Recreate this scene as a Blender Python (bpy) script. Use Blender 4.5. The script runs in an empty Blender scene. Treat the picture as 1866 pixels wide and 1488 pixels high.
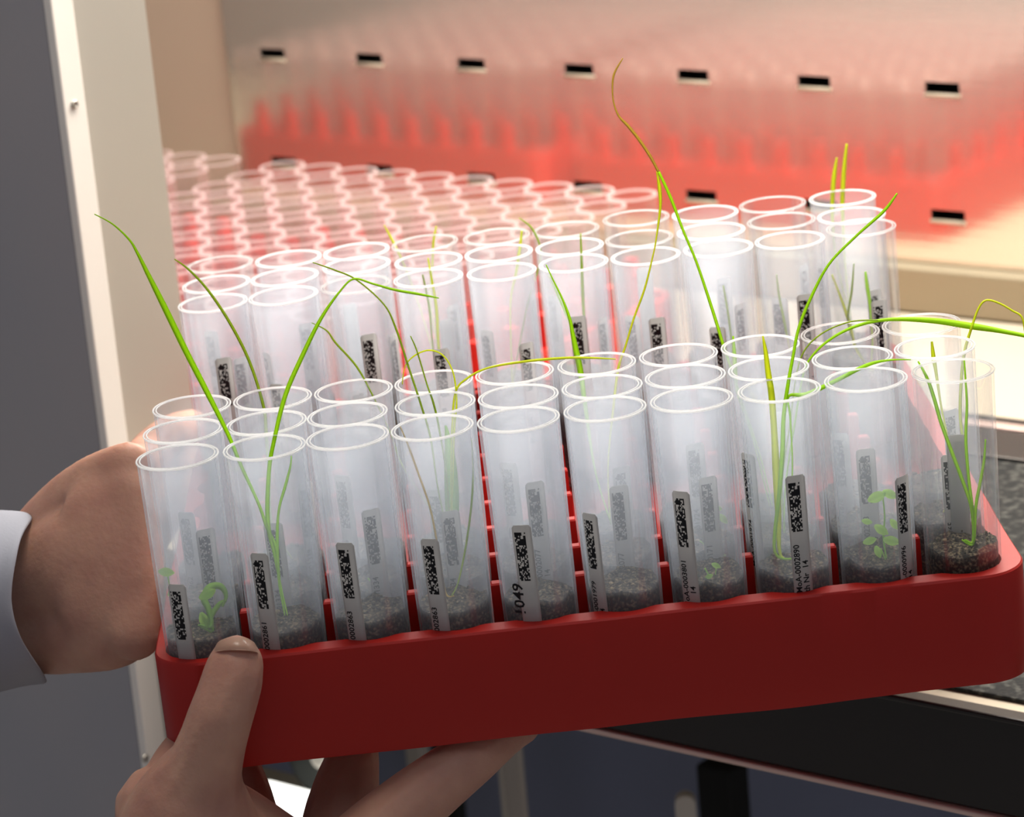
import bpy, bmesh, math, random
from mathutils import Vector, Matrix, noise
random.seed(4)
C = bpy.context.scene.collection
sc = bpy.context.scene
PI = math.pi
# ---------------------------------------------------------------- camera (calibrated)
F = 5500.0
ZO = 1.371                      # bench top at 0.9 m
M = Matrix(((0.7842256739, 0.1098115803, -0.6106811846),
            (0.6147111797, -0.2713508474, 0.7406071044),
            (-0.0843816204, -0.9561956570, -0.2803027072)))   # columns: image right, image down, view direction
cam = bpy.data.cameras.new('camera'); camo = bpy.data.objects.new('camera', cam); C.objects.link(camo)
cm = Matrix.Identity(4)
for i in range(3):
    cm[i][0] = M[i][0]; cm[i][1] = -M[i][1]; cm[i][2] = -M[i][2]
cm[2][3] = ZO
camo.matrix_world = cm
cam.sensor_fit = 'HORIZONTAL'; cam.sensor_width = 36; cam.lens = F/1866*36
cam.clip_start = .05; cam.clip_end = 60
cam.dof.use_dof = True; cam.dof.focus_distance = 1.085; cam.dof.aperture_fstop = 19
sc.camera = camo
# ---------------------------------------------------------------- world, lights, exposure
w = bpy.data.worlds.new('world'); sc.world = w; w.use_nodes = True
bg = w.node_tree.nodes['Background']
bg.inputs[0].default_value = (.88, .90, 1.0, 1); bg.inputs[1].default_value = .2
def area(name, loc, target, size, sizey, power, col):
    l = bpy.data.lights.new(name, 'AREA'); l.shape = 'RECTANGLE'; l.size = size; l.size_y = sizey
    l.energy = power; l.color = col
    o = bpy.data.objects.new(name, l); C.objects.link(o); o.location = loc
    o.rotation_euler = (Vector(target)-Vector(loc)).to_track_quat('-Z', 'Y').to_euler()
    return o
area('cabinet_lamp', (-.85, 1.26, 1.95), (-.95, 1.24, .9), 1.1, .3, 22, (1, .93, .82))
area('cabinet_lamp', (-.80, 1.46, 1.62), (-.72, .85, 1.0), .95, .12, 14, (1, .96, .9))
area('room_lamp', (.3, .1, 2.6), (-.6, .8, 1), .8, .8, 2.2, (.9, .94, 1))
sc.view_settings.view_transform = 'Standard'; sc.view_settings.look = 'None'
sc.view_settings.exposure = 0; sc.view_settings.gamma = 1; sc.view_settings.use_curve_mapping = False
cy = sc.cycles
cy.max_bounces = 7; cy.diffuse_bounces = 3; cy.glossy_bounces = 4; cy.transmission_bounces = 4
cy.transparent_max_bounces = 72; cy.caustics_reflective = True; cy.caustics_refractive = False
cy.sample_clamp_indirect = 4; cy.use_adaptive_sampling = True; cy.adaptive_threshold = .035; cy.use_denoising = True

# ---------------------------------------------------------------- helpers
def P(u, v, d):                 # a point of the place, given where the photograph shows it and its distance
    q = M @ Vector(((u-933)/F*d, (v-744)/F*d, d)); q.z += ZO; return q
def tag(o, label=None, cat=None, group=None, kind=None):
    if label: o['label'] = label
    if cat: o['category'] = cat
    if group: o['group'] = group
    if kind: o['kind'] = kind
    return o
def empty(name, loc):
    o = bpy.data.objects.new(name, None); o.empty_display_size = .02; C.objects.link(o); o.location = loc; return o
def link(name, me, parent=None, mats=None, smooth=True):
    o = bpy.data.objects.new(name, me); C.objects.link(o)
    if mats:
        for m in (mats if isinstance(mats, (list, tuple)) else [mats]):
            if m.name not in [x.name for x in me.materials if x]: me.materials.append(m)
    if parent: o.parent = parent
    return o
def mesh(name, bm, mats, smooth=True):
    me = bpy.data.meshes.new(name); bm.normal_update(); bm.to_mesh(me); bm.free()
    for m in (mats if isinstance(mats, (list, tuple)) else [mats]): me.materials.append(m)
    if smooth:
        for p in me.polygons: p.use_smooth = True
    return me
def box(bm, a, b, mi=0):
    x0, y0, z0 = a; x1, y1, z1 = b
    vs = [bm.verts.new(p) for p in ((x0,y0,z0),(x1,y0,z0),(x1,y1,z0),(x0,y1,z0),(x0,y0,z1),(x1,y0,z1),(x1,y1,z1),(x0,y1,z1))]
    fs = []
    for q in ((3,2,1,0),(4,5,6,7),(0,1,5,4),(1,2,6,5),(2,3,7,6),(3,0,4,7)):
        f = bm.faces.new([vs[i] for i in q]); f.material_index = mi; fs.append(f)
    return vs
def boxobj(name, a, b, m, parent=None, bev=0.0):
    bm = bmesh.new(); c = [(a[i]+b[i])/2 for i in range(3)]
    if parent is None or True:
        box(bm, [a[i]-c[i] for i in range(3)], [b[i]-c[i] for i in range(3)])
    if bev: bmesh.ops.bevel(bm, geom=bm.edges[:], offset=bev, segments=2, affect='EDGES', profile=.5)
    o = link(name, mesh(name, bm, m, smooth=False)); o.location = c
    if parent:
        o.parent = parent; o.location = Vector(c)-parent.location
    return o
def lathe(bm, prof, n=40, closed=True, mi=0):
    rings = []
    for r, z in prof:
        rings.append([bm.verts.new((r*math.cos(2*PI*k/n), r*math.sin(2*PI*k/n), z)) for k in range(n)])
    m = len(prof)
    for i in range(m if closed else m-1):
        A, B = rings[i], rings[(i+1) % m]
        for k in range(n):
            f = bm.faces.new((A[k], A[(k+1) % n], B[(k+1) % n], B[k])); f.material_index = mi
    return rings
def prism(bm, pts, z0, z1):     # outline -> closed prism
    A = [bm.verts.new((x, y, z0)) for x, y in pts]; B = [bm.verts.new((x, y, z1)) for x, y in pts]
    n = len(pts)
    for k in range(n): bm.faces.new((A[k], A[(k+1) % n], B[(k+1) % n], B[k]))
    bm.faces.new(A[::-1]); bm.faces.new(B)
    return A, B

# ---------------------------------------------------------------- materials
def mat(name, col, rough=.5, metal=0., spec=.5, bump=None, var=None, sss=0., coat=0., trans=None):
    m = bpy.data.materials.new(name); m.use_nodes = True; nt = m.node_tree; b = nt.nodes['Principled BSDF']
    b.inputs['Base Color'].default_value = (*col, 1); b.inputs['Roughness'].default_value = rough
    b.inputs['Metallic'].default_value = metal; b.inputs['Specular IOR Level'].default_value = spec
    b.inputs['Coat Weight'].default_value = coat
    tc = nt.nodes.new('ShaderNodeTexCoord')
    if var:      # (scale, second colour, detail, contrast low, high, stretch)
        n = nt.nodes.new('ShaderNodeTexNoise'); n.inputs['Scale'].default_value = var[0]; n.inputs['Detail'].default_value = var[2]
        mp = nt.nodes.new('ShaderNodeMapping'); mp.inputs['Scale'].default_value = var[5] if len(var) > 5 else (1, 1, 1)
        nt.links.new(tc.outputs['Object'], mp.inputs[0]); nt.links.new(mp.outputs[0], n.inputs['Vector'])
        r = nt.nodes.new('ShaderNodeValToRGB'); r.color_ramp.elements[0].position = var[3]; r.color_ramp.elements[1].position = var[4]
        r.color_ramp.elements[0].color = (*col, 1); r.color_ramp.elements[1].color = (*var[1], 1)
        nt.links.new(n.outputs[0], r.inputs[0]); nt.links.new(r.outputs[0], b.inputs['Base Color'])
    if bump:     # (scale, strength, distance, stretch)
        n = nt.nodes.new('ShaderNodeTexNoise'); n.inputs['Scale'].default_value = bump[0]; n.inputs['Detail'].default_value = 4
        mp = nt.nodes.new('ShaderNodeMapping'); mp.inputs['Scale'].default_value = bump[3] if len(bump) > 3 else (1, 1, 1)
        nt.links.new(tc.outputs['Object'], mp.inputs[0]); nt.links.new(mp.outputs[0], n.inputs['Vector'])
        bp = nt.nodes.new('ShaderNodeBump'); bp.inputs['Strength'].default_value = bump[1]; bp.inputs['Distance'].default_value = bump[2]
        nt.links.new(n.outputs[0], bp.inputs['Height']); nt.links.new(bp.outputs[0], b.inputs['Normal'])
    if sss:
        b.inputs['Subsurface Weight'].default_value = sss; b.inputs['Subsurface Radius'].default_value = (1, .3, .12)
        b.inputs['Subsurface Scale'].default_value = .008
    if trans:    # thin translucent sheet (leaf, paper)
        t = nt.nodes.new('ShaderNodeBsdfTranslucent'); t.inputs[0].default_value = (*trans[0], 1)
        mx = nt.nodes.new('ShaderNodeMixShader'); mx.inputs[0].default_value = trans[1]
        nt.links.new(b.outputs[0], mx.inputs[1]); nt.links.new(t.outputs[0], mx.inputs[2])
        nt.links.new(mx.outputs[0], nt.nodes['Material Output'].inputs[0])
    return m
def plastic(name, col, haze0, haze1, gloss=.06, rough=.12):   # hazy see-through plastic: more haze where the wall is seen edge-on
    m = bpy.data.materials.new(name); m.use_nodes = True; nt = m.node_tree; nt.nodes.clear()
    out = nt.nodes.new('ShaderNodeOutputMaterial')
    tr = nt.nodes.new('ShaderNodeBsdfTransparent'); tr.inputs[0].default_value = (.985, .99, .995, 1)
    di = nt.nodes.new('ShaderNodeBsdfDiffuse'); di.inputs[0].default_value = (*col, 1)
    tl = nt.nodes.new('ShaderNodeBsdfTranslucent'); tl.inputs[0].default_value = (*col, 1)
    gl = nt.nodes.new('ShaderNodeBsdfGlossy'); gl.inputs['Roughness'].default_value = rough
    m1 = nt.nodes.new('ShaderNodeMixShader'); m1.inputs[0].default_value = .62
    nt.links.new(di.outputs[0], m1.inputs[1]); nt.links.new(tl.outputs[0], m1.inputs[2])
    lw = nt.nodes.new('ShaderNodeLayerWeight'); lw.inputs[0].default_value = .32
    mr = nt.nodes.new('ShaderNodeMapRange'); mr.inputs['To Min'].default_value = haze0; mr.inputs['To Max'].default_value = haze1
    pw = nt.nodes.new('ShaderNodeMath'); pw.operation = 'POWER'; pw.inputs[1].default_value = 2.2
    nt.links.new(lw.outputs['Facing'], pw.inputs[0]); nt.links.new(pw.outputs[0], mr.inputs['Value'])
    m2 = nt.nodes.new('ShaderNodeMixShader'); nt.links.new(mr.outputs[0], m2.inputs[0])
    nt.links.new(tr.outputs[0], m2.inputs[1]); nt.links.new(m1.outputs[0], m2.inputs[2])
    fr = nt.nodes.new('ShaderNodeLayerWeight'); fr.inputs[0].default_value = .3
    m3 = nt.nodes.new('ShaderNodeMixShader'); gm = nt.nodes.new('ShaderNodeMath'); gm.operation = 'MULTIPLY'; gm.inputs[1].default_value = gloss
    nt.links.new(fr.outputs['Fresnel'], gm.inputs[0]); nt.links.new(gm.outputs[0], m3.inputs[0])
    nt.links.new(m2.outputs[0], m3.inputs[1]); nt.links.new(gl.outputs[0], m3.inputs[2])
    nt.links.new(m3.outputs[0], out.inputs[0])
    return m
MILKY = plastic('milky_plastic', (.88, .93, 1.0), .115, .48, .12)
CLEAR = plastic('clear_plastic', (.9, .92, .95), .025, .28, .2, .05)
RIMM = plastic('rim_plastic', (1.0, 1.0, 1.0), .85, 1.0, .2, .1)
RIMC = plastic('clear_rim_plastic', (.95, .95, .95), .4, .85, .3, .05)
FARV = plastic('far_vial_plastic', (1., .68, .64), .032, .24, .1)  # pink haze colour stands in for red light bounced off the trays
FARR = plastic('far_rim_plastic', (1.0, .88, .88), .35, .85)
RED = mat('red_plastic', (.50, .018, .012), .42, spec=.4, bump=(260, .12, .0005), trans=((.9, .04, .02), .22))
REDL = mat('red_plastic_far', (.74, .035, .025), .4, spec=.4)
SOIL = mat('soil', (.024, .020, .015), .9, spec=.1, var=(900, (.30, .23, .14), 5, .48, .74), bump=(1400, 1, .0006))
CRUMB = mat('soil_crumb', (.42, .32, .18), .9, spec=.1, var=(500, (.07, .055, .04), 3, .3, .7))
PAPER = mat('label_paper', (.58, .56, .54), .6, spec=.2, trans=((.66, .63, .6), .3))
INK = mat('ink', (.012, .012, .014), .6, spec=.2)
SKIN = mat('skin', (.56, .31, .22), .48, spec=.35, sss=.35, var=(45, (.42, .20, .15), 5, .35, .75), bump=(420, .35, .0006))
NAIL = mat('nail', (.62, .38, .28), .25, spec=.5, sss=.2)
COAT = mat('coat_fabric', (.40, .41, .47), .85, spec=.1, bump=(900, .25, .0004), trans=((.7, .68, .66), .25))
def grass(name, a, b): return mat(name, a, .45, spec=.35, var=(60, b, 2, .35, .7), trans=(tuple(min(1, x*1.25) for x in b), .55))
GREEN = grass('grass_green', (.38, .68, .02), (.54, .80, .03))
YELLOW = grass('grass_yellow', (.58, .76, .03), (.76, .82, .06))
OLIVE = grass('grass_olive', (.30, .44, .04), (.46, .58, .07))
TAN = grass('grass_tan', (.55, .36, .10), (.62, .50, .12))
LEAF = grass('leaf_green', (.22, .5, .05), (.45, .68, .12))
BEIGE = mat('beige_panel', (.52, .43, .33), .55, spec=.3, bump=(30, .02, .001))
CREAM = mat('cream_bench', (.54, .47, .36), .35, spec=.4, bump=(40, .02, .001))
OLIVEM = mat('olive_skirting', (.36, .31, .21), .45, metal=.3)
BLACKP = mat('black_rail', (.012, .011, .011), .22, spec=.5, bump=(70, .06, .002))
SPECK = mat('speckled_mat', (.016, .017, .017), .8, spec=.2, var=(230, (.10, .10, .09), 6, .5, .72), bump=(500, .7, .001))
ALU = mat('aluminium', (.58, .55, .49), .42, metal=.55, bump=(8, .04, .001, (1, 1, .02)))
WHITE = mat('white_lacquer', (.85, .81, .75), .4)
GREYP = mat('grey_door_panel', (.39, .37, .38), .5, spec=.4, var=(6, (.34, .34, .37), 2, .3, .7))
SCREW = mat('screw_steel', (.5, .47, .42), .35, metal=.8)
EDGE = mat('steel_edge', (.80, .60, .54), .3, metal=.6)  # pinkish tone paints the red tray's reflection into the metal
BLUE = mat('blue_plastic', (.25, .28, .42), .6, var=(4, (.18, .20, .27), 2, .35, .7))
DARK = mat('dark_void', (.01, .01, .01), .9)
GREYM = mat('grey_post_metal', (.66, .60, .53), .5)
RUBBER = mat('black_rubber', (.015, .017, .014), .7)
def brushed():
    m = mat('brushed_steel', (.84, .75, .65), .085, metal=.84)
    nt = m.node_tree; b = nt.nodes['Principled BSDF']
    tc = nt.nodes.new('ShaderNodeTexCoord'); mp = nt.nodes.new('ShaderNodeMapping'); mp.inputs['Scale'].default_value = (3, 1, 260)
    n = nt.nodes.new('ShaderNodeTexNoise'); n.inputs['Scale'].default_value = 3; n.inputs['Detail'].default_value = 3
    nt.links.new(tc.outputs['Object'], mp.inputs[0]); nt.links.new(mp.outputs[0], n.inputs['Vector'])
    bp = nt.nodes.new('ShaderNodeBump'); bp.inputs['Strength'].default_value = .06; bp.inputs['Distance'].default_value = .0006
    nt.links.new(n.outputs[0], bp.inputs['Height']); nt.links.new(bp.outputs[0], b.inputs['Normal'])
    return m
STEEL = brushed()

# ================================================================ structure of the cabinet (room axes, x along the steel wall)
FZ = -.471+ZO; YW = 1.510
# brushed steel wall with slots: solid strips around real openings
SX = [-1.4312+.0886*k for k in range(-0, 9)]; SW = .0115
rows = [(-.4155+ZO, -.4095+ZO), (-.3395+ZO, -.3330+ZO)]
def steel_wall():
    bm = bmesh.new(); y0, y1 = YW, YW+.002; xl, xr = -1.475, -.35
    zs = [-.443+ZO, rows[0][0], rows[0][1], rows[1][0], rows[1][1], .35+ZO]
    xs = [xl]+[v for x in SX for v in (x-SW, x+SW)]+[xr]
    V = {}
    def vt(i, j, k):
        if (i, j, k) not in V: V[i, j, k] = bm.verts.new((xs[i], (y0, y1)[k], zs[j]))
        return V[i, j, k]
    hole = lambda i, j: j in (1, 3) and i % 2 == 1
    ni, nj = len(xs)-1, len(zs)-1
    ok = lambda i, j: 0 <= i < ni and 0 <= j < nj and not hole(i, j)
    for i in range(ni):
        for j in range(nj):
            if hole(i, j): continue
            bm.faces.new((vt(i,j,0), vt(i+1,j,0), vt(i+1,j+1,0), vt(i,j+1,0)))
            bm.faces.new((vt(i,j,1), vt(i,j+1,1), vt(i+1,j+1,1), vt(i+1,j,1)))
            if not ok(i-1, j): bm.faces.new((vt(i,j,0), vt(i,j+1,0), vt(i,j+1,1), vt(i,j,1)))
            if not ok(i+1, j): bm.faces.new((vt(i+1,j,0), vt(i+1,j,1), vt(i+1,j+1,1), vt(i+1,j+1,0)))
            if not ok(i, j-1): bm.faces.new((vt(i,j,0), vt(i,j,1), vt(i+1,j,1), vt(i+1,j,0)))
            if not ok(i, j+1): bm.faces.new((vt(i,j+1,0), vt(i+1,j+1,0), vt(i+1,j+1,1), vt(i,j+1,1)))
    o = link('wall_back', mesh('wall_back', bm, STEEL, smooth=False)); o['kind'] = 'structure'
    return o
wb = steel_wall()
lip = None
for z0, z1 in rows:
    for x in SX:
        if lip is None:
            bm = bmesh.new(); box(bm, (-SW-.0006, -.0009, -.0021), (SW+.0006, .0015, 0))
            bmesh.ops.bevel(bm, geom=bm.edges[:], offset=.0003, segments=2, affect='EDGES')
            lip = mesh('slot_lip', bm, CREAM)
        o = link('slot_lip', lip, wb); o.location = (x, YW, z0-.0002)
o = boxobj('wall_cavity', (-1.49, YW+.02, .6), (-.35, YW+.06, 1.75), DARK); o['kind'] = 'structure'
o = boxobj('wall_left', (-2.4, YW+.004, .6), (-1.4765, YW+.03, 1.75), BEIGE); o['kind'] = 'structure'
o = boxobj('trim_1', (-2.4, YW-.012, FZ), (-.35, YW+.003, -.4435+ZO), OLIVEM, bev=.0015); o['kind'] = 'structure'
# bench: cream top, then the black speckled mat behind the front rail
bn = empty('bench', (-1.2, 1.2, FZ-.04))
tag(bn, 'cream bench along the foot of the steel wall, with a glossy black front', 'bench')
boxobj('bench_top', (-2.4, .984, FZ-.040), (-.30, YW-.0125, FZ), CREAM, bn, .001)
bt = empty('growing_bed', (-.6, 1.15, FZ))
tag(bt, 'long black bed with a speckled dark mat in front of the cream bench', 'bed')
def bp(name, a, b, m, bev=.0008): return boxobj(name, a, b, m, bt, bev)
bp('speckled_mat', (-.93, .992, FZ+.0002), (-.30, 1.262, FZ+.0022), SPECK)
bp('back_rail', (-.93, 1.262, FZ+.0002), (-.30, 1.302, FZ+.004), BLACKP)
bp('steel_strip', (-.93, 1.3025, FZ+.0002), (-.30, 1.311, FZ+.005), EDGE)
bp('rear_rail', (-.93, 1.3115, FZ+.0002), (-.30, 1.322, FZ+.004), BLACKP)
boxobj('front_rail', (-1.02, .9785, FZ-.0435), (-.30, .9835, FZ-.002), BLACKP, bn, .0008)
boxobj('front_lip', (-1.02, .975, FZ-.0015), (-.30, .9835, FZ+.0012), BLACKP, bn, .0008)
boxobj('steel_edge', (-1.02, .9765, FZ-.0465), (-.30, .9845, FZ-.0438), EDGE, bn, .0008)
# jamb: white strip, aluminium side, grey outer panel
o = boxobj('trim_2', (-1.0555, .9625, .2), (-1.0500, .9765, 1.9), WHITE, bev=.0007); o['kind'] = 'structure'; tr2 = o
o = boxobj('trim_3', (-1.0575, .977, .2), (-1.0525, 1.0255, 1.9), ALU); o['kind'] = 'structure'
o = boxobj('wall_front', (-2.4, .963, .2), (-1.0560, .970, 1.9), GREYP); o['kind'] = 'structure'
o = boxobj('trim_shade_header', (-2.4, .955, 1.30), (.4, .962, 2.05), GREYP); o['kind'] = 'structure'  # unseen header, added to keep cabinet light off the hand and tray front
o = boxobj('ceiling', (-2.4, .963, 2.03), (.4, 1.58, 2.05), BEIGE); o['kind'] = 'structure'
o = boxobj('floor', (-3.0, -1.5, -.03), (1.5, 2.2, 0), GREYM); o['kind'] = 'structure'
bm = bmesh.new()
lathe(bm, [(.0001, .0), (.0017, 0), (.0022, -.0004), (.0022, -.0009), (.0018, -.0014), (.0009, -.0016), (.0008, -.0007), (.0001, -.0007)], 20, closed=False)
screw = mesh('screw', bm, SCREW)
for u, v in ((135, 190), (264, 1381)):
    d = M @ Vector(((u-933)/F, (v-744)/F, 1)); q = d*(-1.0499/d.x)
    s = link('screw', screw, tr2); s.location = (-1.0501-tr2.location.x, q.y-tr2.location.y, q.z+ZO-tr2.location.z); s.rotation_euler = (0, -PI/2, 0)

# below the bench: blue cabinet, posts, castor, added glowing sheet for the white glare
def under(u0, v0, u1, v1, y, th, name, m, label, cat, bev=.002):
    def q(u, v):
        d = M @ Vector(((u-933)/F, (v-744)/F, 1)); return d*(y/d.y)
    a, b = q(u0, v0), q(u1, v1)
    o = boxobj(name, (a.x, y, b.z+ZO), (b.x, y+th, a.z+ZO), m, None, bev)
    return tag(o, label, cat) if label else o
o = boxobj('wall_lower', (-2.6, 1.80, -.2), (.6, 1.84, .855), BLUE); o['kind'] = 'structure'
under(898, 1250, 934, 1640, 1.30, .02, 'support_post', GREYM, 'grey upright post under the bench, right of the pale diagonal finger', 'post')
under(752, 1250, 766, 1640, 1.34, .01, 'support_post', GREYM, 'thin grey post under the bench between the two right fingers', 'post', .001)
under(772, 1250, 850, 1640, 1.42, .01, 'machine_panel', RUBBER, 'dark narrow panel beside the thin post under the bench', 'panel')
under(1266, 1392, 1345, 1640, 1.32, .02, 'dark_box', DARK, 'blackish box under the bench behind the rounded beige handle', 'box')
bm = bmesh.new()
pts = [(-.0055, -.05), (.0055, -.05)]+[(.0055*math.cos(a), .0055*math.sin(a)) for a in [PI*k/12 for k in range(13)]]
A_, B_ = prism(bm, pts, -.004, .004)
bmesh.ops.recalc_face_normals(bm, faces=bm.faces[:])
o = link('rounded_handle', mesh('rounded_handle', bm, GREYM, smooth=False)); o.rotation_euler = (PI/2, 0, .6)
d = M @ Vector(((1249-933)/F, (1462-744)/F, 1)); d *= 1.25/d.y; o.location = (d.x, 1.25, d.z+ZO); o.scale = (1.05, 1.05, 1)
tag(o, 'rounded beige handle standing up under the black bed', 'handle_bar')
under(300, 1380, 640, 1476, 1.22, .02, 'grey_drawer_front', mat('grey_drawer', (.72, .68, .60), .5), 'grey drawer front under the bench between the thumb and the second finger', 'drawer')
def glow():  # blown-out white highlight painted in as emission
    m = mat('glare_white', (.9, .92, .9)); b = m.node_tree.nodes['Principled BSDF']
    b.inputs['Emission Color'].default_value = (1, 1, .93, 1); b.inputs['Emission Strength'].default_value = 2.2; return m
under(425, 1452, 600, 1530, 1.14, .03, 'glare_sheet', glow(), 'bright white glare put in as a glowing sheet, low between the thumb and the second finger', 'lamp')  # emissive sheet imitates a brightly lit white patch, not a lamp
bm = bmesh.new()
lathe(bm, [(.006, -.008), (.024, -.008), (.029, -.005), (.029, .005), (.024, .008), (.006, .008)], 40)
o = link('castor_wheel', mesh('castor_wheel', bm, RUBBER, smooth=False)); d = M @ Vector(((598-933)/F, (1372-744)/F, 1)); d *= 1.19/d.y
o.location = (d.x, 1.19, d.z+ZO); o.rotation_euler = (PI/2, 0, 0)
bm = bmesh.new(); lathe(bm, [(.0001, -.009), (.0065, -.009), (.0065, .009), (.0001, .009)], 16); link('hub', mesh('hub', bm, GREYM), o)
tag(o, 'black rubber wheel showing under the tray beside the second finger', 'wheel')

# ================================================================ racks
PT = .030; TR = .0141; TH = .095
RM = Matrix(((0.7644937535, -0.6445846905, -0.0077380655, -0.7274775086),
             (0.6443278038, 0.7644471691, -0.0214990006, 0.6980221500),
             (0.0197732689, 0.0114500009, 0.9997389236, -0.2993087856+ZO),
             (0, 0, 0, 1)))       # local frame of the held rack: x along the front, y away, z = 0 at the vial rims
def rrect(x0, y0, x1, y1, r, n=8):
    pts = []
    for cx, cy, a0 in ((x1-r, y0+r, -PI/2), (x1-r, y1-r, 0), (x0+r, y1-r, PI/2), (x0+r, y0+r, PI)):
        for k in range(n+1):
            a = a0+PI/2*k/n; pts.append((cx+r*math.cos(a), cy+r*math.sin(a)))
    return pts
def tray_wall_mesh(ztop, zbot, xe, m, wav=0., name='tray_wall'):
    # outer wall: rounded rectangle; inner wall: scallops that follow the vials
    bm = bmesh.new(); x0, x1, y0, y1 = -.0175, .27+xe, -.0178, .27+.0178
    N = 560; r = .017
    L = [(x1-x0-2*r), (y1-y0-2*r)]; arc = PI/2*r
    per = 2*(L[0]+L[1])+4*arc; outer = []
    for k in range(N):
        s = per*k/N
        for seg, (ln, fx) in enumerate(((L[0], 0), (arc, 1), (L[1], 0), (arc, 1), (L[0], 0), (arc, 1), (L[1], 0), (arc, 1))):
            if s < ln: break
            s -= ln
        q = seg//2
        if fx == 0:
            pt = [(x0+r+s, y0), (x1, y0+r+s), (x1-r-s, y1), (x0, y1-r-s)][q]
            nn = [(0, -1), (1, 0), (0, 1), (-1, 0)][q]
        else:
            a = [-PI/2, 0, PI/2, PI][q]+s/r
            c = [(x1-r, y0+r), (x1-r, y1-r), (x0+r, y1-r), (x0+r, y0+r)][q]
            nn = (math.cos(a), math.sin(a)); pt = (c[0]+r*nn[0], c[1]+r*nn[1])
        outer.append((pt, nn))
    ringsO, ringsI = [], []
    zo = [zbot, zbot+.0012, zbot+.012, (zbot+ztop)/2, ztop-.0008, ztop]
    off = [-.0004, 0, 0, 0, 0, -.0006]
    for z, o_ in zip(zo, off):
        ring = []
        for (pt, nn) in outer:
            wv = wav*(noise.noise(Vector((pt[0]*28, pt[1]*28, z*6)))) ; zz = z
            if z <= zbot+.0013: zz = z+wav*1.6*noise.noise(Vector((pt[0]*22, pt[1]*22, 3)))
            if z == ztop: zz = z+wav*.6*noise.noise(Vector((pt[0]*40, pt[1]*40, 8)))
            ring.append(bm.verts.new((pt[0]+nn[0]*(o_+wv), pt[1]+nn[1]*(o_+wv), zz)))
        ringsO.append(ring)
    for z in (ztop, (zbot+ztop)/2, zbot):
        ring = []
        for (pt, nn) in outer:
            # walk inwards until 0.4 mm from the nearest vial, at most 4.2 mm
            t = 0.0014
            while t < .0075:
                x, y = pt[0]-nn[0]*t, pt[1]-nn[1]*t
                i = min(9, max(0, round(x/PT))); j = min(9, max(0, round(y/PT)))
                if math.hypot(x-i*PT, y-j*PT) < TR-.0006: break
                t += .0002
            ring.append(bm.verts.new((pt[0]-nn[0]*t, pt[1]-nn[1]*t, z)))
        ringsI.append(ring)
    R = ringsO+ringsI
    for a in range(len(R)):
        A, B = R[a], R[(a+1) % len(R)]
        for k in range(N): bm.faces.new((A[k], A[(k+1) % N], B[(k+1) % N], B[k]))
    bmesh.ops.recalc_face_normals(bm, faces=bm.faces[:])
    me = mesh(name, bm, m, smooth=True)
    try:
        for p in me.polygons: p.use_smooth = True
        me.set_sharp_from_angle(angle=.6)
    except Exception: pass
    return me
def post_mesh(ztop, zbot, m, wd=.0021):
    bm = bmesh.new()
    v = []
    for z, s in ((zbot, wd*1.12), (ztop-.0006, wd), (ztop, wd*.75)):
        v.append([bm.verts.new((s*math.cos(PI/4+PI/2*k), s*math.sin(PI/4+PI/2*k), z)) for k in range(4)])
    for a in range(2):
        for k in range(4): bm.faces.new((v[a][k], v[a][(k+1) % 4], v[a+1][(k+1) % 4], v[a+1][k]))
    bm.faces.new(v[2]); bm.faces.new(v[0][::-1])
    return mesh('divider_post', bm, m, smooth=False)
def base_mesh(z0, z1, xe, m):
    bm = bmesh.new(); prism(bm, rrect(-.0150, -.0153, .2675+xe, .2853, .0145), z0, z1)
    bmesh.ops.recalc_face_normals(bm, faces=bm.faces[:]); return mesh('base_plate', bm, m, smooth=False)

held = empty('vial_tray', (0, 0, 0)); held.matrix_world = RM @ Matrix.Translation((.135, .135, -.110))
tag(held, 'red plastic vial tray lifted and held level by two hands in front', 'tray')
def hchild(name, me):
    o = link(name, me, held); o.location = (-.135, -.135, .110); return o
hchild('tray_wall', tray_wall_mesh(-.0698, -.1105, .0205, RED, .0006))
hchild('base_plate', base_mesh(-.103, -.0965, .0205, RED))
pm = post_mesh(-.0640, -.0964, RED, .0030)
for i in range(1, 10):
    for j in range(1, 10):
        o = hchild('divider_post', pm); o.location = ((i-.5)*PT-.135, (j-.5)*PT-.135, .110)

# ---- vials
TAPER = .078
def tap(z): return 1-TAPER*max(0., min(1., (-z-.002)/TH))
def tapered(bm):
    for v in bm.verts:
        k = tap(v.co.z); v.co.x *= k; v.co.y *= k
def vial_wall_mesh(name, m, n=36, rim=None):
    bm = bmesh.new(); z0 = -TH; ri = TR-.0010
    prof = [(.0005, z0), (TR-.0022, z0), (TR-.0006, z0+.0006), (TR, z0+.002), (TR, -.0008), (TR-.0003, -.0002), (ri+.0002, -.0002), (ri, -.0008), (ri, z0+.0030), (ri-.001, z0+.0018), (.0005, z0+.0016)]
    lathe(bm, prof, n)
    if rim:
        r = [(TR+.00025, -.0012), (TR+.00035, -.0004), (TR+.0001, 0.0), (ri, 0.0), (ri-.00015, -.0005), (ri-.0001, -.0012)]
        lathe(bm, r, n, mi=1)
    tapered(bm); bmesh.ops.recalc_face_normals(bm, faces=bm.faces[:])
    return mesh(name, bm, [m, rim] if rim else m)
def rim_mesh(m):
    bm = bmesh.new(); ri = TR-.0010
    for r0, z0, q in ((TR+.0001, -.0001, .00030), (ri-.00005, .0000, .00024)):      # bead along the outer and the inner edge of the mouth
        lathe(bm, [(r0+q*math.cos(-2*PI*k/7), z0+q*1.2*math.sin(-2*PI*k/7)) for k in range(7)], 56)
    bmesh.ops.recalc_face_normals(bm, faces=bm.faces[:])
    return mesh('rim', bm, m)
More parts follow.
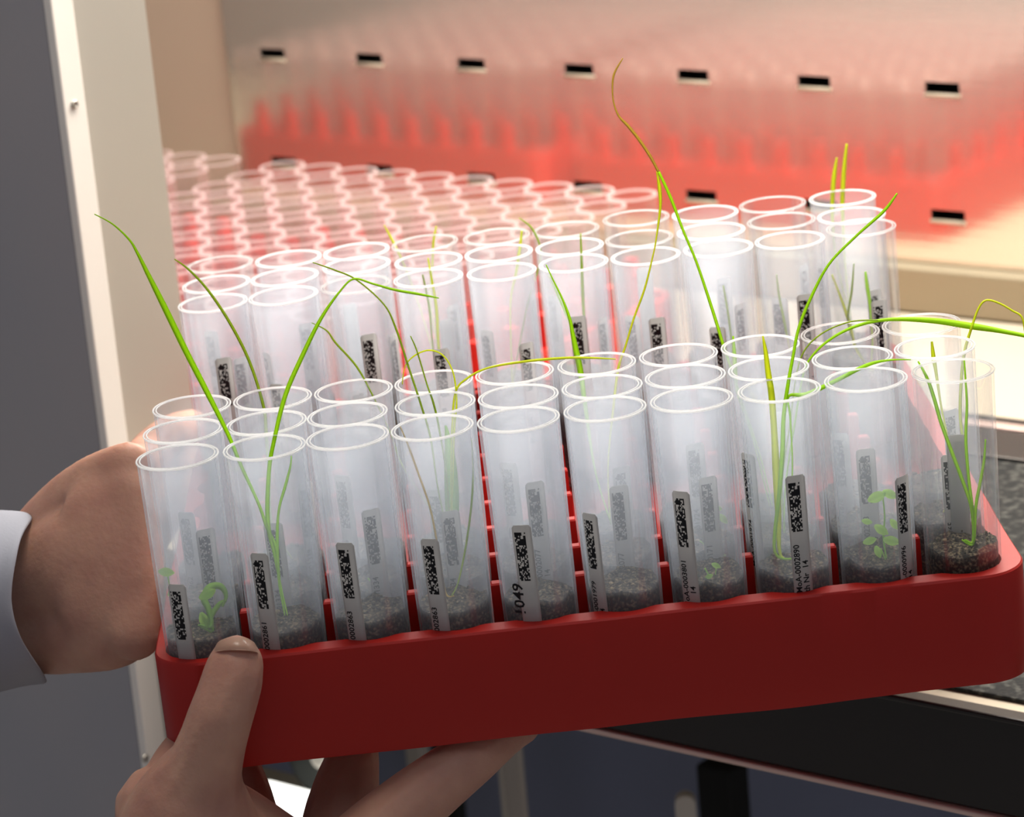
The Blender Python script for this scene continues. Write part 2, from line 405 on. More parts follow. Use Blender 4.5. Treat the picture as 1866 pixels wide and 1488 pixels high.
VW = vial_wall_mesh('vial_wall', MILKY, 48); VC = vial_wall_mesh('vial_wall_clear', CLEAR, 48)
RMW, RMC = rim_mesh(RIMM), rim_mesh(RIMC)
def soil_mesh(seed, top):
    bm = bmesh.new(); rnd = random.Random(seed); n = 26; R0 = TR-.00115
    rings = []
    zt = lambda x, y: top+.0022*noise.noise(Vector((x*130+seed*7, y*130, seed)))+.0011*noise.noise(Vector((x*500, y*500+seed, 1)))
    zb = -TH+.0032
    levels = [(.0004, zb), (R0*.8, zb), (R0, zb+.0008)]
    for r, z in levels: rings.append([bm.verts.new((r*math.cos(2*PI*k/n), r*math.sin(2*PI*k/n), z)) for k in range(n)])
    for r in (R0, R0*.93, R0*.75, R0*.55, R0*.3, .0004):
        rings.append([bm.verts.new((r*math.cos(2*PI*k/n), r*math.sin(2*PI*k/n), zt(r*math.cos(2*PI*k/n), r*math.sin(2*PI*k/n))-(.0006 if r == R0 else 0))) for k in range(n)])
    for a in range(len(rings)-1):
        for k in range(n): bm.faces.new((rings[a][k], rings[a][(k+1) % n], rings[a+1][(k+1) % n], rings[a+1][k]))
    for _ in range(46):       # crumbs on the surface and pressed against the wall
        a = rnd.random()*2*PI; r = R0*math.sqrt(rnd.random())*.93; s = rnd.uniform(.0004, .0012)
        x, y = r*math.cos(a), r*math.sin(a)
        mt = Matrix.Translation((x, y, zt(x, y)+s*.2)) @ Matrix.Diagonal((s, s*rnd.uniform(.6, 1), s*rnd.uniform(.5, .9), 1))
        res = bmesh.ops.create_icosphere(bm, subdivisions=1, radius=1, matrix=mt)
        mi = 1 if rnd.random() < .28 else 0
        for v in res['verts']:
            for f in v.link_faces: f.material_index = mi
    tapered(bm); bmesh.ops.recalc_face_normals(bm, faces=bm.faces[:])
    return mesh('soil', bm, [SOIL, CRUMB], smooth=False)
SOILS = [soil_mesh(s, -.0635+.0014*(s % 3)) for s in range(6)]

# ---- labels bent round the vial
def bend(x, r): return (r*math.sin(x/r), -r*math.cos(x/r))     # x across the label -> point on the cylinder facing -y
def label_mesh(width, z1, z0):
    bm = bmesh.new(); nx = 8; r0, r1 = TR+.00012, TR+.00028; pts = []
    # outline with rounded upper corners
    rad = .0011; col = []
    for i in range(nx+1):
        x = -width/2+width*i/nx
        e = width/2-abs(x); dz = 0 if e > rad else rad-math.sqrt(max(0, rad*rad-(rad-e)**2))
        col.append((x, z1-dz, z0))
    V = {}
    for k, r in enumerate((r0, r1)):
        for i, (x, a, b) in enumerate(col):
            px, py = bend(x, r)
            V[k, i, 0] = bm.verts.new((px, py, a)); V[k, i, 1] = bm.verts.new((px, py, b))
    for i in range(nx):
        bm.faces.new((V[1,i,1], V[1,i+1,1], V[1,i+1,0], V[1,i,0])); bm.faces.new((V[0,i,0], V[0,i+1,0], V[0,i+1,1], V[0,i,1]))
        bm.faces.new((V[1,i,0], V[1,i+1,0], V[0,i+1,0], V[0,i,0])); bm.faces.new((V[0,i,1], V[0,i+1,1], V[1,i+1,1], V[1,i,1]))
    bm.faces.new((V[0,0,0], V[0,0,1], V[1,0,1], V[1,0,0])); bm.faces.new((V[1,nx,0], V[1,nx,1], V[0,nx,1], V[0,nx,0]))
    tapered(bm); return mesh('label', bm, PAPER)
def code_mesh(seed, width, z1, h):       # mottled black block printed on the label, no readable code
    rnd = random.Random(seed); bm = bmesh.new(); nc, nr = 9, 30; r = TR+.00036
    for j in range(nr):
        for i in range(nc):
            p = .62 if i < 4 else .78
            if i == 0: p = .5 if j % 2 else .95
            if rnd.random() > p: continue
            xa, xb = -width/2+width*i/nc, -width/2+width*(i+1)/nc
            za, zb = z1-h*j/nr, z1-h*(j+1)/nr
            bm.faces.new([bm.verts.new((*bend(x, r), z)) for x, z in ((xa, zb), (xb, zb), (xb, za), (xa, za))])
    tapered(bm); return mesh('printed_code', bm, INK, smooth=False)
_tc = {}
def text_mesh(lines, size, font_x, tz):      # words running up the label, bent with it
    key = (tuple(lines), size, round(tz, 4))
    if key in _tc: return _tc[key]
    cu = bpy.data.curves.new('txt', 'FONT'); cu.body = '\n'.join(lines); cu.size = size; cu.resolution_u = 2; cu.space_line = .95
    cu.align_x = 'LEFT'; cu.offset = size*.018
    o = bpy.data.objects.new('txt', cu); C.objects.link(o); bpy.context.view_layer.update()
    me = bpy.data.meshes.new_from_object(o.evaluated_get(bpy.context.evaluated_depsgraph_get()))
    bpy.data.objects.remove(o); bpy.data.curves.remove(cu)
    for v in me.vertices:
        x, y = v.co.x, v.co.y              # rotate 90 deg: reading upwards
        px, py = bend(-y+font_x, TR+.00036); kk = tap(x+tz); v.co = (px*kk, py*kk, x+tz)
    me.materials.clear(); me.materials.append(INK); me.name = 'printed_text'
    _tc[key] = me
    return me
LABM, CODM = {}, {}
def add_label(v, ang, ztop, seed, lines, size=.0031, tx=-.0006, tz=None, code=True):
    zt = round(ztop*1000)/1000; wd = .0072
    if zt not in LABM: LABM[zt] = label_mesh(wd, zt, -.090)
    lb = link('label', LABM[zt], v); lb.rotation_euler = (0, 0, math.radians(ang))
    if code:
        k = (zt, seed % 5)
        if k not in CODM: CODM[k] = code_mesh(seed % 5, .0041, zt-.0026, .0180)
        c = link('printed_code', CODM[k], lb); c.rotation_euler = (0, 0, -.05)
    if lines:
        link('printed_text', text_mesh(lines, size, tx, zt-.0434 if tz is None else tz), lb)
    return lb

# measured rim positions (image) -> small lean and lift of each vial in its pocket
OBS = {0:[(323,832),(482,815),(633,795),(787,778),(944,763),(1102,744),(1260,727),(1420,710),(1578,691),(1737,675)],
1:[(334,785),(485,770),(632,754),(793,735),(944,722),(1097,704),None,(1400,671),(1553,651),(1703,632)],
2:[(352,741),(497,726),(644,712),(790,695),(937,681),(1087,663),(1236,648),(1385,632),(1531,606),(1679,590)],
7:[(388,552),(515,538),(647,518),(780,506),(914,497),(1045,479),(1176,467),(1309,454),(1439,439),(1569,414)],
8:[(394,517),(517,504),(650,482),(781,475),None,(1038,452),(1164,434),(1296,422),(1424,402),(1551,393)],
9:[(401,481),(525,471),(648,457),(772,442),None,(1031,418),(1161,397),(1286,389),(1408,372),(1536,360)]}
CLEARS = {(9,0),(9,3),(9,4),(8,6),(9,6),(9,8),(8,8),(7,9),(7,2),(9,5),(2,8),(2,9),(0,9)}
LANG = {0:[-22,-24,-22,-24,-15,-45,-34,7,40,172], 1:[18,-6,18,5,10,8,16,-52,2,3], 2:[-25,40,-32,-15,-26,20,9,150,-20,30],
        7:[10,-30,14,8,30,-4,6,-18,12,14], 8:[30,-60,60,160,-40,50,-30,40,-20,25], 9:[-30,20,-150,40,70,-40,170,20,50,-60]}
LTOP = {0:[-.042,-.034,-.034,-.036,-.034,-.034,-.029,-.027,-.033,-.028], 1:[-.033,-.033,-.032,-.036,-.028,-.033,-.034,-.028,-.030,-.036],
        2:[-.036,-.030,-.028,-.037,-.030,-.036,-.030,-.030,-.034,-.030], 7:[-.020,-.034,-.018,-.027,-.028,-.019,-.023,-.030,-.020,-.028],
        8:[-.030]*10, 9:[-.026]*10}
TXT = {0:[[], ['MoA-0002861'], ['MoA-0002863'], ['MoA-0002863'], None, ['MoA-0001979', '      14'], ['MoA-0003801', '      14'], ['MoA-0002890', 'th Nr  14'], ['MoA-0000996', '      14'], ['MoA-0001265']],
       1:[['MoA-0001278', '  14'], ['MoA-0001334', '  14'], ['MoA-0001334', '  14'], ['MoA-0001334', '  14'], ['MoA-0002077', '        14'], ['MoA-0002077', '        13'], ['MoA-0000171', '        14'], ['MoA-0001974'], ['MoA-0002208', '        14'], ['MoA-0001265', '  14']]}
ORD = ['first', 'second', 'third', 'fourth', 'fifth', 'sixth', 'seventh', 'eighth', 'ninth', 'tenth']
def ordn(c):
    return {0: 'leftmost', 9: 'rightmost'}.get(c, ORD[c]+' from left' if c < 5 else ORD[9-c]+' from right')
ROWN = {0: 'front row', 1: 'second row', 2: 'third row', 7: 'third-last row', 8: 'second-last row', 9: 'last row'}
def VLAB(row, c, look, extra): return f'{look} vial{extra}, {ordn(c)}, {ROWN[row]} of held tray'
vials = {}
for row in (0, 1, 2, 7, 8, 9):
    for c in range(10):
        base = RM @ Vector((c*PT, row*PT, -TH)); rim0 = RM @ Vector((c*PT, row*PT, 0))
        lift = 0.; ax = Vector((0, 0, 1))
        ob = OBS[row][c]
        rl = rim0-Vector((0, 0, ZO)); q = M.transposed() @ rl; uu, vv = 933+F*q.x/q.z, 744+F*q.y/q.z
        if ob is None: du, dv = 0, 0
        else: du, dv = ob[0]-uu, ob[1]-vv
        k = q.z/F
        dx = max(-.0014, min(.0014, du*k*.9)); lift = max(-.0006, min(.0015, -dv*k))
        if row in (7, 8, 9): dx *= .8
        lean = math.atan2(dx, TH)
        mw = RM @ Matrix.Translation((c*PT, row*PT, lift)) @ Matrix.Translation((0, 0, -TH)) @ Matrix.Rotation(lean, 4, 'Y') @ Matrix.Translation((0, 0, TH))
        clear = (row, c) in CLEARS
        v = link('plastic_vial', VC if clear else VW); v.matrix_world = mw
        look = 'clear' if clear else 'milky'
        extra = {(0, 7): ' lettered MoA-0002890', (0, 4): ' with handwriting', (0, 0): ' with curled leaves', (0, 9): ' with grass inside'}.get((row, c), ' of soil')
        tag(v, f'{look} plastic vial{extra}, {ordn(c)} in the {ROWN[row]} of the held tray'.replace('held tray', 'tray'), 'vial', 'plastic vials in the held tray')
        v['label'] = VLAB(row, c, look, extra)
        link('rim', RMC if clear else RMW, v)
        so = link('soil', SOILS[(c*3+row) % 6], v); so['kind'] = 'stuff'
        so.rotation_euler = (0, 0, random.random()*6)
        ln = TXT.get(row, {c: ['MoA-000%d' % (1200+c*77+row*31), '      14']})[c]
        if row == 0 and c == 4:
            lb = add_label(v, LANG[row][c], LTOP[row][c], 4, ['1049'], .0062, -.0022, -.0680)
        else:
            add_label(v, LANG[row][c], LTOP[row][c], c*7+row, ln)
        vials[row, c] = v

# ================================================================ racks behind, on the bench
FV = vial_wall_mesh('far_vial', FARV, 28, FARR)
def far_rack(x0, y0, label, cols, who):
    z = -.371+ZO
    t = empty('vial_tray', (x0+.135, y0+.135, FZ)); tag(t, label, 'tray', 'red trays standing by the steel wall')
    def ch(name, me):
        o = link(name, me, t); o.location = (-.135, -.135, z-FZ); return o
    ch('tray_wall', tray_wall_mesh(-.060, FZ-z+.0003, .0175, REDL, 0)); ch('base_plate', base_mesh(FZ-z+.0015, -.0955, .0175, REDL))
    bm = bmesh.new()
    for i in range(11):
        for j in range(11):
            if i in (0, 10) and j in (0, 10): continue
            x, y = max(-.0134, min(.2834, (i-.5)*PT)), max(-.0134, min(.2834, (j-.5)*PT)); s = .0050
            b = []
            for zz in (-.0954, -.042): b.append([bm.verts.new((x+s*math.cos(PI/4+PI/2*k), y+s*math.sin(PI/4+PI/2*k), zz)) for k in range(4)])
            for k in range(4): bm.faces.new((b[0][k], b[0][(k+1) % 4], b[1][(k+1) % 4], b[1][k]))
            bm.faces.new(b[1]); bm.faces.new(b[0][::-1])
    o = ch('divider_posts', mesh('divider_posts', bm, REDL, smooth=False)); o['kind'] = 'stuff'
    for j in range(10):
        for i in cols:
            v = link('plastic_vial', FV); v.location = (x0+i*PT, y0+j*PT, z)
            rj = 'row nearest the wall' if j == 9 else f'{ORD[9-j]} row from the wall'
            ci = 'rightmost' if i == 9 else f'{ORD[9-i]} from right'
            tag(v, f'empty vial, {ci}, {rj}, {who}', 'vial', 'empty vials in the '+('right' if 'right' in label else 'left')+' far tray')
far_rack(-1.2795, 1.078, 'red tray full of empty vials on the right, against the steel wall', range(10), 'right far tray')
far_rack(-1.605, 1.078, 'red tray of empty vials on the left, half hidden by the door frame', range(10), 'left far tray')

# ================================================================ seedlings
def spline(pts, n=9):
    out = []
    for i in range(len(pts)-1):
        p0 = pts[max(0, i-1)]; p1 = pts[i]; p2 = pts[i+1]; p3 = pts[min(len(pts)-1, i+2)]
        for k in range(n):
            t = k/n
            out.append([.5*((2*b)+(-a+c)*t+(2*a-5*b+4*c-d)*t*t+(-a+3*b-3*c+d)*t**3) for a, b, c, d in zip(p0, p1, p2, p3)])
    out.append(list(pts[-1])); return out
VIEW = Vector((M[0][2], M[1][2], M[2][2]))
def blade_mesh(path, dep, m, name='blade', twist=.5):
    # path: (u, v, width in px) from the base up; the blade keeps the distance of its vial, tips lean a little towards the room
    s = spline(path, 7); n = len(s); bm = bmesh.new(); rows_ = []
    pts = [P(a[0], a[1], dep+.004*math.sin(i/n*2.2)) for i, a in enumerate(s)]
    org = pts[0]
    for i, a in enumerate(s):
        t = (pts[min(n-1, i+1)]-pts[max(0, i-1)]).normalized()
        side = t.cross(VIEW).normalized(); nor = side.cross(t)
        side = (side*math.cos(twist)+nor*math.sin(twist)*.5).normalized()
        wd = max(.00012, a[2]*dep/F/2)
        rows_.append([bm.verts.new(p-org) for p in (pts[i]-side*wd, pts[i]+nor*wd*.28, pts[i]+side*wd, pts[i]+nor*wd*.06)])
    for i in range(n-1):
        for k in range(4): bm.faces.new((rows_[i][k], rows_[i][(k+1) % 4], rows_[i+1][(k+1) % 4], rows_[i+1][k]))
    bm.faces.new(rows_[0][::-1]); bm.faces.new(rows_[-1])
    bmesh.ops.recalc_face_normals(bm, faces=bm.faces[:])
    return mesh(name, bm, m), org
def axis_px(row, c, z):
    q = M.transposed() @ ((vials[row, c].matrix_world @ Vector((0, 0, z)))-Vector((0, 0, ZO)))
    return 933+F*q.x/q.z, 744+F*q.y/q.z, q.z
def seedling(row, c, label, blades, name='grass_seedling', cat='seedling', leaves=()):
    ub, vb, db = axis_px(row, c, -.0625); _, _, d = axis_px(row, c, 0); d = (d+db)/2
    t = empty(name, P(ub, vb, d)); tag(t, label, cat, 'seedlings in the vials')
    for path, m in blades:
        if path[0] == 'base': path = [(ub+random.uniform(-6, 6), vb, 3)]+list(path[1:])
        me, org = blade_mesh(path, d, m)
        o = link('blade', me, t); o.location = org-t.location
    for (u, v, r, rot, m) in leaves:
        bm = bmesh.new(); n = 12; pr = []
        sc_ = d/F
        for i in range(n+1):
            a = i/n; wv = math.sin(PI*min(1, a*.93+.05))**.8*r*.55
            pr.append((a*r*2-r, wv, .25*r*math.sin(a*3)))
        R_ = Matrix.Rotation(rot, 3, 'Z'); rr = []
        org = P(u, v, d)
        for x, wv, zz in pr:
            row_ = []
            for s_, lift_ in ((-1, .3), (0, 0), (1, .3)):
                q = R_ @ Vector((x, s_*wv, 0)); row_.append(bm.verts.new(P(u+q.x, v+q.y, d+(zz+lift_*wv)*sc_)-org))
            rr.append(row_)
        for i in range(n):
            for k in range(2): bm.faces.new((rr[i][k], rr[i][k+1], rr[i+1][k+1], rr[i+1][k]))
        bmesh.ops.solidify(bm, geom=bm.faces[:], thickness=.00012)
        o = link('leaf', mesh('leaf', bm, m), t); o.location = org-t.location
    return t
B = 'base'
seedling(0, 1, 'bright green grass with two long arching blades, second vial from left in front row', [
    ((B, (508,1060,4), (503,1000,6), (487,962,7), (470,915,6), (440,850,7), (415,790,8), (375,710,11), (340,642,12), (300,560,12), (270,500,9), (250,460,6), (235,436,4), (205,408,3), (172,390,2)), GREEN),
    ((B, (512,1070,4), (500,1010,6), (488,950,9), (490,860,8), (500,800,8), (520,720,9), (550,650,9), (585,580,7), (620,530,4), (645,508,4), (680,517,4), (720,528,5), (765,536,5), (800,543,2)), GREEN),
    ((B, (514,1090,3), (508,1050,6), (505,990,7), (508,930,5), (520,885,6), (529,850,4), (531,830,3)), GREEN)])
seedling(2, 1, 'olive green grass blade leaning left from the third row, second vial from left', [
    ((B, (497,960,4), (490,860,6), (485,790,7), (480,740,6), (455,660,6), (420,590,6), (380,530,5), (345,492,4), (318,472,2)), OLIVE)])
seedling(1, 3, 'thin pale grass with arching threads, second row, fourth vial from left', [
    ((B, (800,900,3), (785,800,4), (768,740,4), (745,670,4), (722,600,4), (700,555,3), (650,510,3), (610,492,3), (570,478,2)), OLIVE),
    ((B, (815,880,3), (800,780,4), (790,735,4), (778,700,3), (760,640,3), (748,612,2)), OLIVE),
    ((B, (825,880,3), (828,780,4), (832,730,4), (826,680,3), (808,648,3), (782,638,3), (755,648,3), (738,668,2), (733,700,2)), YELLOW),
    ((B, (822,860,3), (824,780,4), (830,715,4), (850,690,4), (890,670,4), (960,658,5), (1030,652,5), (1080,652,4), (1122,654,2)), YELLOW)])
seedling(2, 3, 'hair-thin yellowish grass tip left of the fourth vial in third row', [
    ((B, (740,860,3), (712,790,3), (680,722,3), (650,668,4), (612,625,4), (595,602,3), (568,588,1.5)), OLIVE)])
seedling(0, 3, 'pale curved grass threads inside the fourth vial from left, front row', [
    ((B, (812,1080,4), (800,1010,4), (785,930,4), (765,870,4), (745,815,4), (735,790,3), (727,772,2)), TAN),
    ((B, (835,1060,3), (848,1000,4), (858,930,4), (862,870,4), (861,830,3), (859,800,2)), OLIVE)])
seedling(2, 5, 'vivid green grass blade bending left, third row, fifth vial from right', [
    ((B, (1085,860,4), (1068,750,8), (1058,678,11), (1050,640,11), (1043,605,8), (1038,580,6), (1025,545,4), (1008,510,3), (995,482,2)), GREEN),
    ((B, (1108,850,3), (1118,740,5), (1127,670,5), (1140,630,4), (1155,580,4), (1175,525,4), (1190,465,3), (1195,440,3), (1203,380,5), (1202,345,7), (1197,312,3)), YELLOW)])
seedling(2, 7, 'tallest grass blade, rising far above the tray to a hooked tan tip', [
    ((B, (1385,830,3), (1352,730,4), (1320,635,6), (1300,570,6), (1270,480,5), (1245,420,5), (1222,360,6), (1200,312,5)), GREEN),
    (((1200,313,5), (1185,285,6), (1165,255,6), (1145,230,6), (1128,212,4), (1119,190,3), (1116,165,3), (1119,135,4), (1135,106,2)), TAN),
    ((B, (1372,800,3), (1345,720,5), (1340,680,8), (1338,640,7), (1336,612,3)), GREEN)])
seedling(0, 7, 'green grass bunch in the vial with the clearest label, front row', [
    ((B, (1422,1010,6), (1418,930,12), (1414,850,14), (1411,790,12), (1406,720,12), (1400,680,11), (1395,640,8), (1390,612,3)), YELLOW),
    ((B, (1412,1005,6), (1420,900,8), (1426,820,9), (1428,760,8), (1436,700,7), (1445,650,6), (1455,600,6), (1475,548,6), (1510,482,5), (1560,430,5), (1610,385,6), (1635,352,3)), GREEN),
    ((B, (1440,960,3), (1444,850,3), (1440,760,4), (1437,722,5), (1470,718,9), (1520,695,8), (1580,665,7), (1620,656,4), (1660,655,2)), GREEN)])
seedling(1, 7, 'long grass blade arching right over the tray and out of the picture', [
    ((B, (1432,880,3), (1450,760,4), (1462,690,4), (1475,655,4), (1510,620,5), (1560,594,6), (1620,582,7), (1700,584,11), (1770,594,13), (1830,604,9), (1900,620,7), (1960,650,3)), GREEN),
    ((B, (1425,880,3), (1440,770,3), (1450,690,3), (1465,640,3), (1500,606,3), (1550,586,3), (1600,583,3)), OLIVE)])
seedling(1, 9, 'yellow-green grass bent like a tent above the right end of the tray', [
    ((B, (1758,860,5), (1750,760,6), (1752,690,6), (1758,640,6), (1770,598,5), (1783,562,4), (1797,547,4), (1820,552,4), (1845,566,4), (1862,578,4), (1868,610,3), (1872,650,2)), YELLOW),
    ((B, (1735,850,3), (1715,740,4), (1706,680,6), (1701,650,8), (1698,622,4)), YELLOW)])
seedling(0, 9, 'three slender green blades inside the rightmost vial, front row', [
    ((B, (1773,985,5), (1770,925,6), (1752,870,7), (1735,825,7), (1715,770,7), (1702,725,7), (1690,690,6), (1673,658,3)), GREEN),
    ((B, (1773,990,4), (1772,930,6), (1765,870,6), (1760,800,6), (1762,740,5), (1760,700,4), (1757,655,3)), GREEN),
    ((B, (1774,990,3), (1778,925,6), (1786,880,6), (1793,840,5), (1796,800,3)), GREEN)])
seedling(9, 9, 'two short yellow blades rising from the rearmost corner vial on the right', [
    ((B, (1525,480,4), (1517,400,6), (1517,360,8), (1520,320,8), (1525,287,3)), YELLOW),
    ((B, (1540,480,4), (1536,400,6), (1535,365,8), (1538,310,8), (1543,262,4)), YELLOW)])
seedling(7, 9, 'short upright blades behind the clear corner vial, third row from the back', [
    ((B, (1562,640,4), (1548,590,6), (1535,550,5), (1516,500,3)), YELLOW), ((B, (1590,620,4), (1586,560,6), (1580,520,7), (1577,495,4)), GREEN),
    ((B, (1555,620,3), (1545,580,4), (1552,530,4), (1556,480,2)), OLIVE)])
seedling(7, 7, 'slim green blade within the third vial from right, third row from the back', [
    ((B, (1335,650,3), (1328,580,4), (1318,520,3)), OLIVE)])
seedling(7, 8, 'faint green blade within the second vial from right, third row from the back', [
    ((B, (1440,640,3), (1430,590,5), (1420,540,4), (1415,500,2)), OLIVE)])
seedling(9, 3, 'two tiny yellow tips over the rearmost row, fourth vial from left', [
    ((B, (765,560,3), (735,480,4), (716,440,5), (700,410,2)), YELLOW), ((B, (785,560,3), (788,480,4), (790,440,5), (795,412,3)), YELLOW)])
seedling(8, 4, 'small yellow blades near the middle of the second row from the back', [
    ((B, (930,560,3), (940,500,5), (947,455,6), (951,420,3)), YELLOW), ((B, (960,560,3), (985,470,3), (972,420,4), (946,397,2)), OLIVE)])
seedling(7, 5, 'upright green blade in the fifth vial from right, third row from the back', [
    ((B, (1066,620,4), (1062,540,6), (1060,480,5), (1058,425,3)), OLIVE), ((B, (1050,620,5), (1040,590,5), (1020,545,4), (1000,500,2)), GREEN)])
seedling(7, 3, 'pale green blades inside the fourth vial from left, third row from the back', [
    ((B, (800,640,5), (795,560,6), (785,500,4), (780,470,3)), YELLOW), ((B, (790,640,3), (782,560,4), (770,500,3)), OLIVE)])
def lf(l, m): return tuple((u, v, r, rot, m) for u, v, r, rot in l)
seedling(0, 0, 'curled broad-leaved seedling at the bottom of the leftmost vial, front row', [
    ((B, (384,1140,9), (380,1110,12), (372,1090,14), (382,1070,14), (402,1068,12), (412,1085,8), (405,1105,4)), LEAF),
    ((B, (386,1150,6), (384,1125,10), (400,1100,9), (412,1094,3)), LEAF), (((352,1160,3), (330,1110,3), (312,1075,3), (306,1050,3)), LEAF)],
    'leafy_seedling', leaves=lf([(372,1130,16,1.2), (378,1082,17,-.5), (303,1042,15,.1), (313,1078,10,-.8)], LEAF))
seedling(0, 8, 'pale leafy seedling with small round leaves, second vial from right, front row', [
    ((B, (1615,1020,3), (1610,980,4), (1612,940,3), (1608,900,3)), LEAF)], 'leafy_seedling',
    leaves=lf([(1598,905,18,-.4), (1622,900,15,.4), (1606,965,15,.6), (1585,985,13,-.3), (1625,985,16,.2), (1600,1005,12,1.2), (1630,955,12,.9), (1580,950,10,.2)], LEAF))
seedling(1, 6, 'small yellow-green leafy sprout in the second row, fourth vial from right', [
    ((B, (1312,1010,3), (1306,960,3), (1304,925,2)), LEAF)], 'leafy_seedling',
    leaves=lf([(1302,925,14,.2), (1318,945,11,.9), (1312,1015,12,-.4), (1325,1030,10,.4), (1300,1040,10,.8)], LEAF))
seedling(1, 2, 'low yellow-green sprout on the soil, second row, third vial from left', [
    ((B, (678,1060,3), (672,1030,2)), LEAF)], 'leafy_seedling',
    leaves=lf([(672,1105,14,-.6), (688,1085,11,.5), (670,1130,11,.2), (690,1060,10,.9)], LEAF))
seedling(1, 3, 'soft green leaf pressed inside the second row vial, fourth from left', [
    ((B, (822,1040,6), (822,990,14), (824,930,26), (822,870,26), (818,810,16), (812,775,4)), LEAF)], 'leafy_seedling')
seedling(0, 6, 'tiny sprout on the soil crumbs, fourth vial from right, front row', [
    ((B, (1300,1060,3), (1305,1035,2)), LEAF)], 'leafy_seedling', leaves=lf([(1305,1030,9,.4), (1292,1050,8,-.4)], LEAF))

# ================================================================ hands
def blob(chains, voxel, sm=6):
    bm = bmesh.new()
    for ch in chains:            # (u, v, depth, radius px [, depth squash])
        s = spline([tuple(c) if len(c) == 5 else (*c, 1.) for c in ch], 14)
        for u, v, d, r, sq in s:
            rr = r*d/F; c = P(u, v, d)
            mt = Matrix.Translation(c) @ (Matrix(((M[0][0], M[0][1], M[0][2]), (M[1][0], M[1][1], M[1][2]), (M[2][0], M[2][1], M[2][2])))).to_4x4() @ Matrix.Diagonal((rr, rr, rr*sq, 1))
            bmesh.ops.create_icosphere(bm, subdivisions=2 if rr < .02 else 3, radius=1, matrix=mt)
    me = bpy.data.meshes.new('b'); bm.to_mesh(me); bm.free()
    o = bpy.data.objects.new('b', me); C.objects.link(o)
    r = o.modifiers.new('r', 'REMESH'); r.mode = 'VOXEL'; r.voxel_size = voxel
    s = o.modifiers.new('s', 'SMOOTH'); s.iterations = sm; s.factor = .6
    bpy.context.view_layer.update()
    out = bpy.data.meshes.new_from_object(o.evaluated_get(bpy.context.evaluated_depsgraph_get()))
    bpy.data.objects.remove(o); bpy.data.meshes.remove(me)
    out.materials.clear(); out.materials.append(SKIN)
    for p in out.polygons: p.use_smooth = True
    return out
def place(me, name, origin):
    me.transform(Matrix.Translation(-origin)); o = link(name, me); o.location = origin; return o
# person holding the tray: near hand (thumb over the front wall, fingers below) and far hand (at the left end)
near = blob([
    [(432,1192,1.036,34), (430,1206,1.036,50), (424,1235,1.035,57), (412,1275,1.034,59), (400,1310,1.034,61), (386,1355,1.036,64), (370,1405,1.040,74), (352,1455,1.046,98), (345,1520,1.052,130), (345,1620,1.06,165)],
    [(440,1200,1.037,34), (452,1215,1.037,30)],
    [(300,1480,1.062,95), (380,1530,1.07,120), (470,1600,1.075,130), (560,1660,1.08,130)],
    [(330,1370,1.072,40), (322,1400,1.066,52), (330,1450,1.062,80)],
    [(470,1590,1.09,80), (462,1500,1.105,52), (448,1440,1.115,46), (428,1385,1.125,44), (432,1362,1.15,42), (450,1352,1.18,38)],
    [(600,1640,1.09,95), (612,1540,1.095,74), (622,1480,1.10,68), (634,1425,1.105,60), (642,1385,1.11,51), (643,1352,1.13,48), (650,1338,1.155,42)],
    [(600,1640,1.065,100), (665,1545,1.065,76), (735,1478,1.067,66), (800,1425,1.070,59), (862,1378,1.075,52), (915,1335,1.085,46), (948,1318,1.10,40)],
    [(620,1640,1.10,90), (628,1560,1.13,50), (632,1480,1.16,44), (636,1420,1.20,40), (640,1370,1.235,38), (640,1335,1.26,34)],
], .0011, 8)
per = empty('person', P(0, 1300, 1.1))
tag(per, 'person in a pale lab coat gripping the red tray with both bare hands', 'person')
def pc(me, name, par):
    org = par; o = link(name, me, per); me.transform(Matrix.Translation(-per.location)); return o
pc(near, 'near_hand', per)
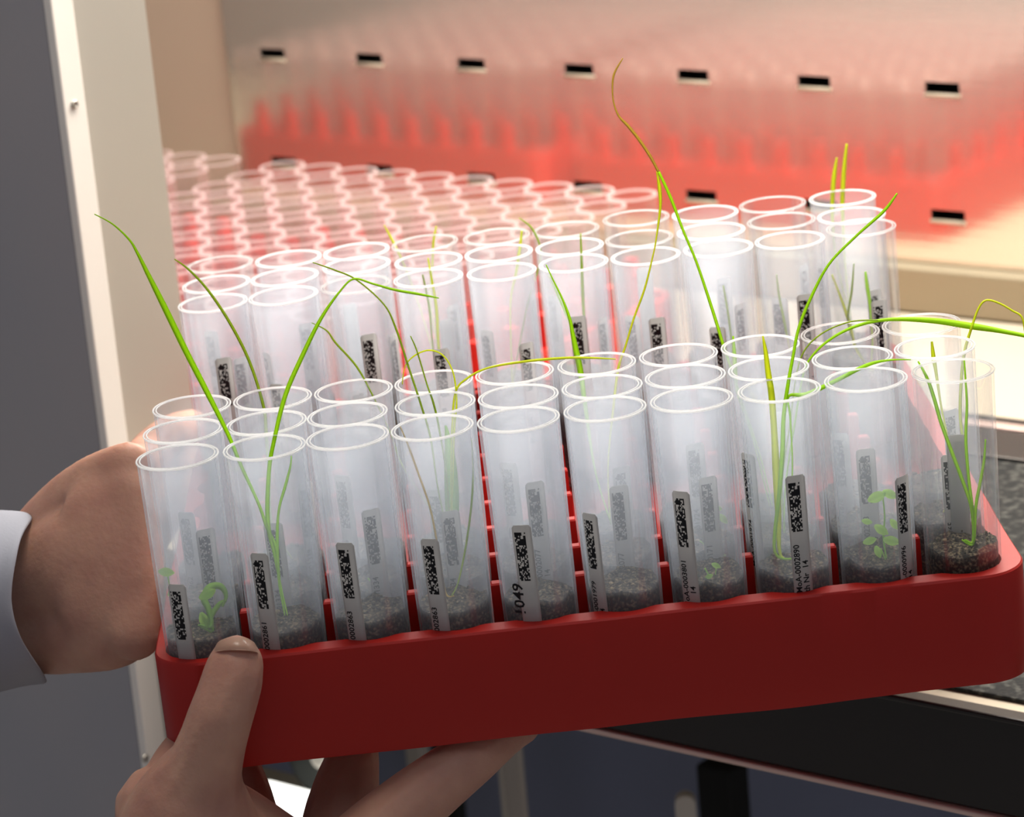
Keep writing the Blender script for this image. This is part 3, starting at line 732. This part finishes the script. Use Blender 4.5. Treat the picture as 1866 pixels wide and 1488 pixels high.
far_ = blob([
    [(-300,1105,1.205,148,.8), (-80,1100,1.20,142,.75), (40,1088,1.190,128,.7), (100,1066,1.174,122,.6), (150,1045,1.160,122,.48), (185,1030,1.150,118,.38)],
    [(50,1040,1.190,85,.8), (105,985,1.180,92,.6), (155,932,1.168,88,.5), (200,890,1.158,76,.45), (236,860,1.152,60,.5)],
    [(50,1130,1.190,98,.75), (110,1136,1.172,94,.6), (165,1140,1.156,88,.48), (205,1142,1.147,82,.42)],
    [(238,862,1.158,52,.6), (240,930,1.151,54,.6), (240,1010,1.146,56,.5), (242,1090,1.143,56,.5), (248,1156,1.140,52,.5)],
    [(200,905,1.156,74,.5), (200,960,1.151,96,.42), (200,1020,1.148,100,.40), (200,1090,1.147,98,.40), (204,1130,1.147,88,.40)],
    [(236,900,1.150,58,.6), (238,1000,1.147,62,.55), (238,1060,1.145,64,.55), (242,1130,1.143,62,.5)],
    [(236,868,1.170,46), (262,842,1.20,46), (286,812,1.26,42), (318,786,1.34,36), (352,775,1.375,32)],
    [(236,940,1.166,46), (256,900,1.21,46), (284,866,1.28,42), (318,838,1.355,38), (358,824,1.38,34)],
    [(236,1020,1.162,44), (254,965,1.21,44), (280,922,1.28,40), (312,890,1.345,36), (350,876,1.375,32)],
    [(244,1100,1.158,42), (250,1040,1.19,42), (272,990,1.25,36), (300,950,1.30,32), (316,932,1.325,28)],
], .0012, 26)
pc(far_, 'far_hand', per)
# thumb nail, seen end-on at the tip
bm = bmesh.new(); g = []
for j in range(9):
    row_ = []
    for i in range(11):
        a = (i/10-.5)*2; b = j/8; cth = math.cos(a*1.35)
        u = 430+math.sin(a*1.35)*(38+5*b); v = 1160+b*24+a*a*(16-10*b); dd = 1.0268+.0042*(1-b)**2+(1-cth)*.0075
        row_.append(bm.verts.new(P(u, v, dd)-per.location))
    g.append(row_)
for j in range(8):
    for i in range(10): bm.faces.new((g[j][i], g[j][i+1], g[j+1][i+1], g[j+1][i]))
bmesh.ops.solidify(bm, geom=bm.faces[:], thickness=.0005)
nail = link('thumb_nail', mesh('thumb_nail', bm, NAIL), per)
# coat sleeve round the far wrist
def sleeve():
    bm = bmesh.new(); n = 48; rings = []
    for k, (cu, wob, a, b, cv) in enumerate(((-420,0,205,.052,1120), (-260,4,190,.048,1112), (-150,-5,176,.045,1105), (-70,6,165,.042,1100), (-20,-2,156,.040,1096), (10,3,150,.038,1092), (28,0,147,.037,1090), (34,0,143,.0358,1090))):
        hem = max(0, (k-2)/5)
        r = []
        for i in range(n):
            t = 2*PI*i/n; up, fr = math.cos(t), math.sin(t)
            u = cu+hem*((22*max(0, up)**1.5 + 52*max(0, -up)**1.5) - 22*max(0, fr)**2) + wob*math.sin(3*t)
            v = cv - a*up + 5*math.sin(4*t+k)*(.3+hem*.4)
            r.append(bm.verts.new(P(u, v, 1.17-b*fr)-per.location))
        rings.append(r)
    for a in range(len(rings)-1):
        for i in range(n): bm.faces.new((rings[a][i], rings[a][(i+1) % n], rings[a+1][(i+1) % n], rings[a+1][i]))
    bmesh.ops.recalc_face_normals(bm, faces=bm.faces[:])
    bmesh.ops.solidify(bm, geom=bm.faces[:], thickness=-.0022)
    return mesh('coat_sleeve', bm, COAT)
sl = link('coat_sleeve', sleeve(), per)
sub = sl.modifiers.new('s', 'SUBSURF'); sub.levels = 1; sub.render_levels = 2
